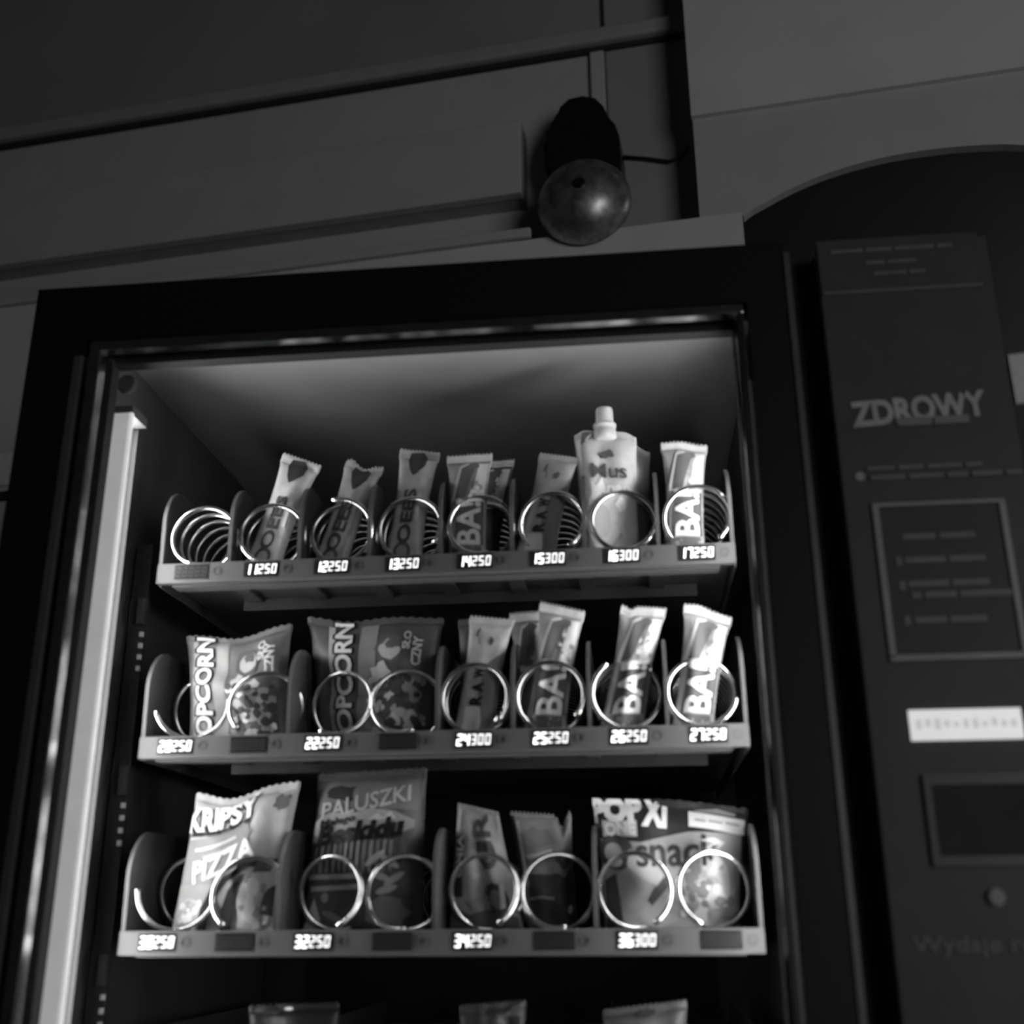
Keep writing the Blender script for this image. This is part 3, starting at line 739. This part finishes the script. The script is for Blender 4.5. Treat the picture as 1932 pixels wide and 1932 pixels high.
p.blob(.74, .40, .18, .22, .52, off=.0014, jag=.12, seed=4); p.speckle(.58, .92, .10, .56, 14, .007, [.36, .66, .2], 12, off=.0017); p.poly([(.68, .70), (.78, .73), (.86, .70), (.76, .60), (.70, .63), (.78, .69)], .6, off=.0018)

# ---- tops of the packs on the lowest tray
def low(label, c, g, seed, top=None):
    q = Pack('snack_bag', label, 'snack bag', .06, c, .02, g, ct=.05, cb=.04, waist=.04, wr=.003, seed=seed, group='packs on the lowest tray', top=top)
    return q
q = low('top of a dark pack at the bottom edge under the pretzel sticks', [(470, 1896), (640, 1890), (650, 2120), (460, 2120)], .015, 91); q.blob(.45, .965, .05, .012, .8)  # pale blob is a highlight painted on the pack's top
q = low('top of a dim pack at the bottom edge under price 34 2.50', [(868, 1896), (992, 1886), (1000, 2120), (860, 2120)], .045, 92); q.poly([(.66, .90), (.95, .90), (.97, .985), (.80, .96)], .12)
q = low('top of a grey pack at the bottom edge under price 36 3.00', [(1138, 1905), (1296, 1886), (1300, 2120), (1130, 2120)], .08, 93); q.blob(.5, .95, .12, .03, .05, jag=.3, seed=3)

# ------------------------------------------------------------------ control panel of the machine
PX0, PX1 = kx(.393), X1-.0005
cp = vbox('control_panel', (PX0, YD-.004, .1), (PX1, YI-.003, ZTOP-.008), M_panel, bevel=.002)
YP = YD-.004
OFF = vm.location
def pbox(name, pa, pb, d, mt, par=cp, Yp=YP):
    a = at(*pa, Yp); b = at(*pb, Yp)
    bm = bmesh.new(); bx(bm, Vector((a.x, Yp-d, b.z))-OFF, Vector((b.x, Yp, a.z))-OFF); return link(name, finish(bm, name), mt, par)
def ptext(body, px, py, wid, hei, mt, rot=0, bold=.03, name='lettering', d=.0012, shear=0):
    vs, fs = text_tris(body, bold, shear); c = at(px, py, YP); a = math.radians(rot)
    bm = bmesh.new(); V = [bm.verts.new(Vector((c.x + x*wid*math.cos(a)-y*hei*math.sin(a), YP-d, c.z + x*wid*math.sin(a)+y*hei*math.cos(a)))-OFF) for x, y in vs]
    for f in fs:
        try: bm.faces.new([V[i] for i in f])
        except ValueError: pass
    return link(name, finish(bm, name), mt, cp)
def words(px, py, lens, h, mt, gap=.003):
    """a line of print too blurred to read: one low block per word"""
    a = at(px, py, YP); x = a.x; bm = bmesh.new()
    for L in lens:
        bx(bm, Vector((x, YP-.0018, a.z-h/2))-OFF, Vector((x+L, YP, a.z+h/2))-OFF); x += L+gap
    return link('print_line', finish(bm, 'print_line'), mt, cp)
M_pd = mat('panel_dark', .032, rough=.5, spec=.3, var=.08)
M_pl = mat('panel_line', .09, rough=.5); M_pl2 = mat('panel_text', .10, rough=.5)
a0 = at(1560, 466, YP); bm = bmesh.new(); bx(bm, Vector((PX0+.002, YP-.0010, at(1700, 547, YP).z))-OFF, Vector((PX1-.008, YP, a0.z+.006))-OFF); link('header_plate', finish(bm, 'header_plate'), mat('header_plate', .045, rough=.5, spec=.3), cp)
a = at(1700, 547, YP); bm = bmesh.new(); bx(bm, Vector((PX0+.003, YP-.0016, a.z-.0018))-OFF, Vector((PX1-.010, YP, a.z+.0018))-OFF); link('divider_line', finish(bm, 'divider_line'), M_pl, cp)
words(1566, 478, [.030, .024, .036, .014], .0042, M_pl2); words(1632, 498, [.018, .026], .004, M_pl2); words(1648, 518, [.030, .014], .004, M_pl2)
ptext('ZDROWY', 1732, 772, .120, .026, mat('logo_print', .32, rough=.5), rot=3, bold=.045)
words(1693, 797, [.030, .030], .008, mat('logo_print2', .15, rough=.5), gap=.002)
words(1635, 886, [.024, .022, .030, .014], .0042, M_pl2); words(1642, 903, [.030, .030, .018, .026, .014], .0046, M_pl2)
a = at(1622, 900, YP); disc('indicator_lamp', Vector((a.x, YP, a.z))-OFF, Vector((0, -1, 0)), .0042, .002, mat('indicator', .14, emit=.02), cp)
# framed instructions
bl = at(1684, 1243, YP); tl = at(1650, 955, YP); br = at(1922, 1238, YP)
xa, xb, za, zb2 = (tl.x+bl.x)/2, at(1921, 1150, YP).x, bl.z, tl.z
o_ = OFF
bm = bmesh.new(); bx(bm, Vector((xa, YP-.0008, za))-o_, Vector((xb, YP, zb2))-o_); link('instruction_plate', finish(bm, 'instruction_plate'), M_pd, cp)
fr = mat('instruction_frame', .20, rough=.4)
for lo, hi in (((xa-.003, za), (xa+.003, zb2)), ((xb-.003, za), (xb+.003, zb2)), ((xa-.003, za-.003), (xb+.003, za+.003)), ((xa-.003, zb2-.002), (xb+.003, zb2+.002))):
    bm = bmesh.new(); bx(bm, Vector((lo[0], YP-.0030, lo[1]))-o_, Vector((hi[0], YP, hi[1]))-o_, .0008); link('frame_bar', finish(bm, 'frame_bar'), fr, cp)
for (px, py, L) in ((1702, 1014, [.028, .030]), (1707, 1058, [.034, .030]), (1713, 1103, [.034, .030]), (1720, 1124, [.008, .026, .042]), (1726, 1171, [.026, .030])):
    words(px, py, L, .0055, M_pl2)
for px, py in ((1690, 1060), (1697, 1106), (1706, 1172)): words(px, py, [.005], .008, M_pl2)
# display, banknote slot, coin button and the line of writing
dsp = pbox('price_display', (1712, 1341), (1932, 1394), .003, mat('price_display', .8, rough=.4, emit=.52))
a = at(1745, 1368, YP); 
M_dt = mat('display_text', .5, rough=.5, emit=.40)
for k in range(11):
    x = a.x - .008 + k*.0075; R = random.Random(k)
    bm = bmesh.new(); bx(bm, Vector((x, YP-.0034, a.z-.005*R.uniform(.4, 1)))-OFF, Vector((x+.005, YP-.003, a.z+.005*R.uniform(.3, 1)))-OFF); link('display_character', finish(bm, 'display_character'), M_dt, dsp)
pbox('slot_bezel', (1738, 1462), (2060, 1632), .004, mat('slot_bezel', .03, rough=.45))
pbox('banknote_slot', (1756, 1482), (2050, 1612), .0046, M_gap)
a = at(1878, 1693, YP); disc('coin_button', Vector((a.x, YP, a.z))-OFF, Vector((0, -1, 0)), .0065, .005, mat('coin_button', .08, rough=.35, metal=.6), cp)
ptext('Wydaje resztę', 1882, 1786, .128, .016, M_pl, bold=.02)
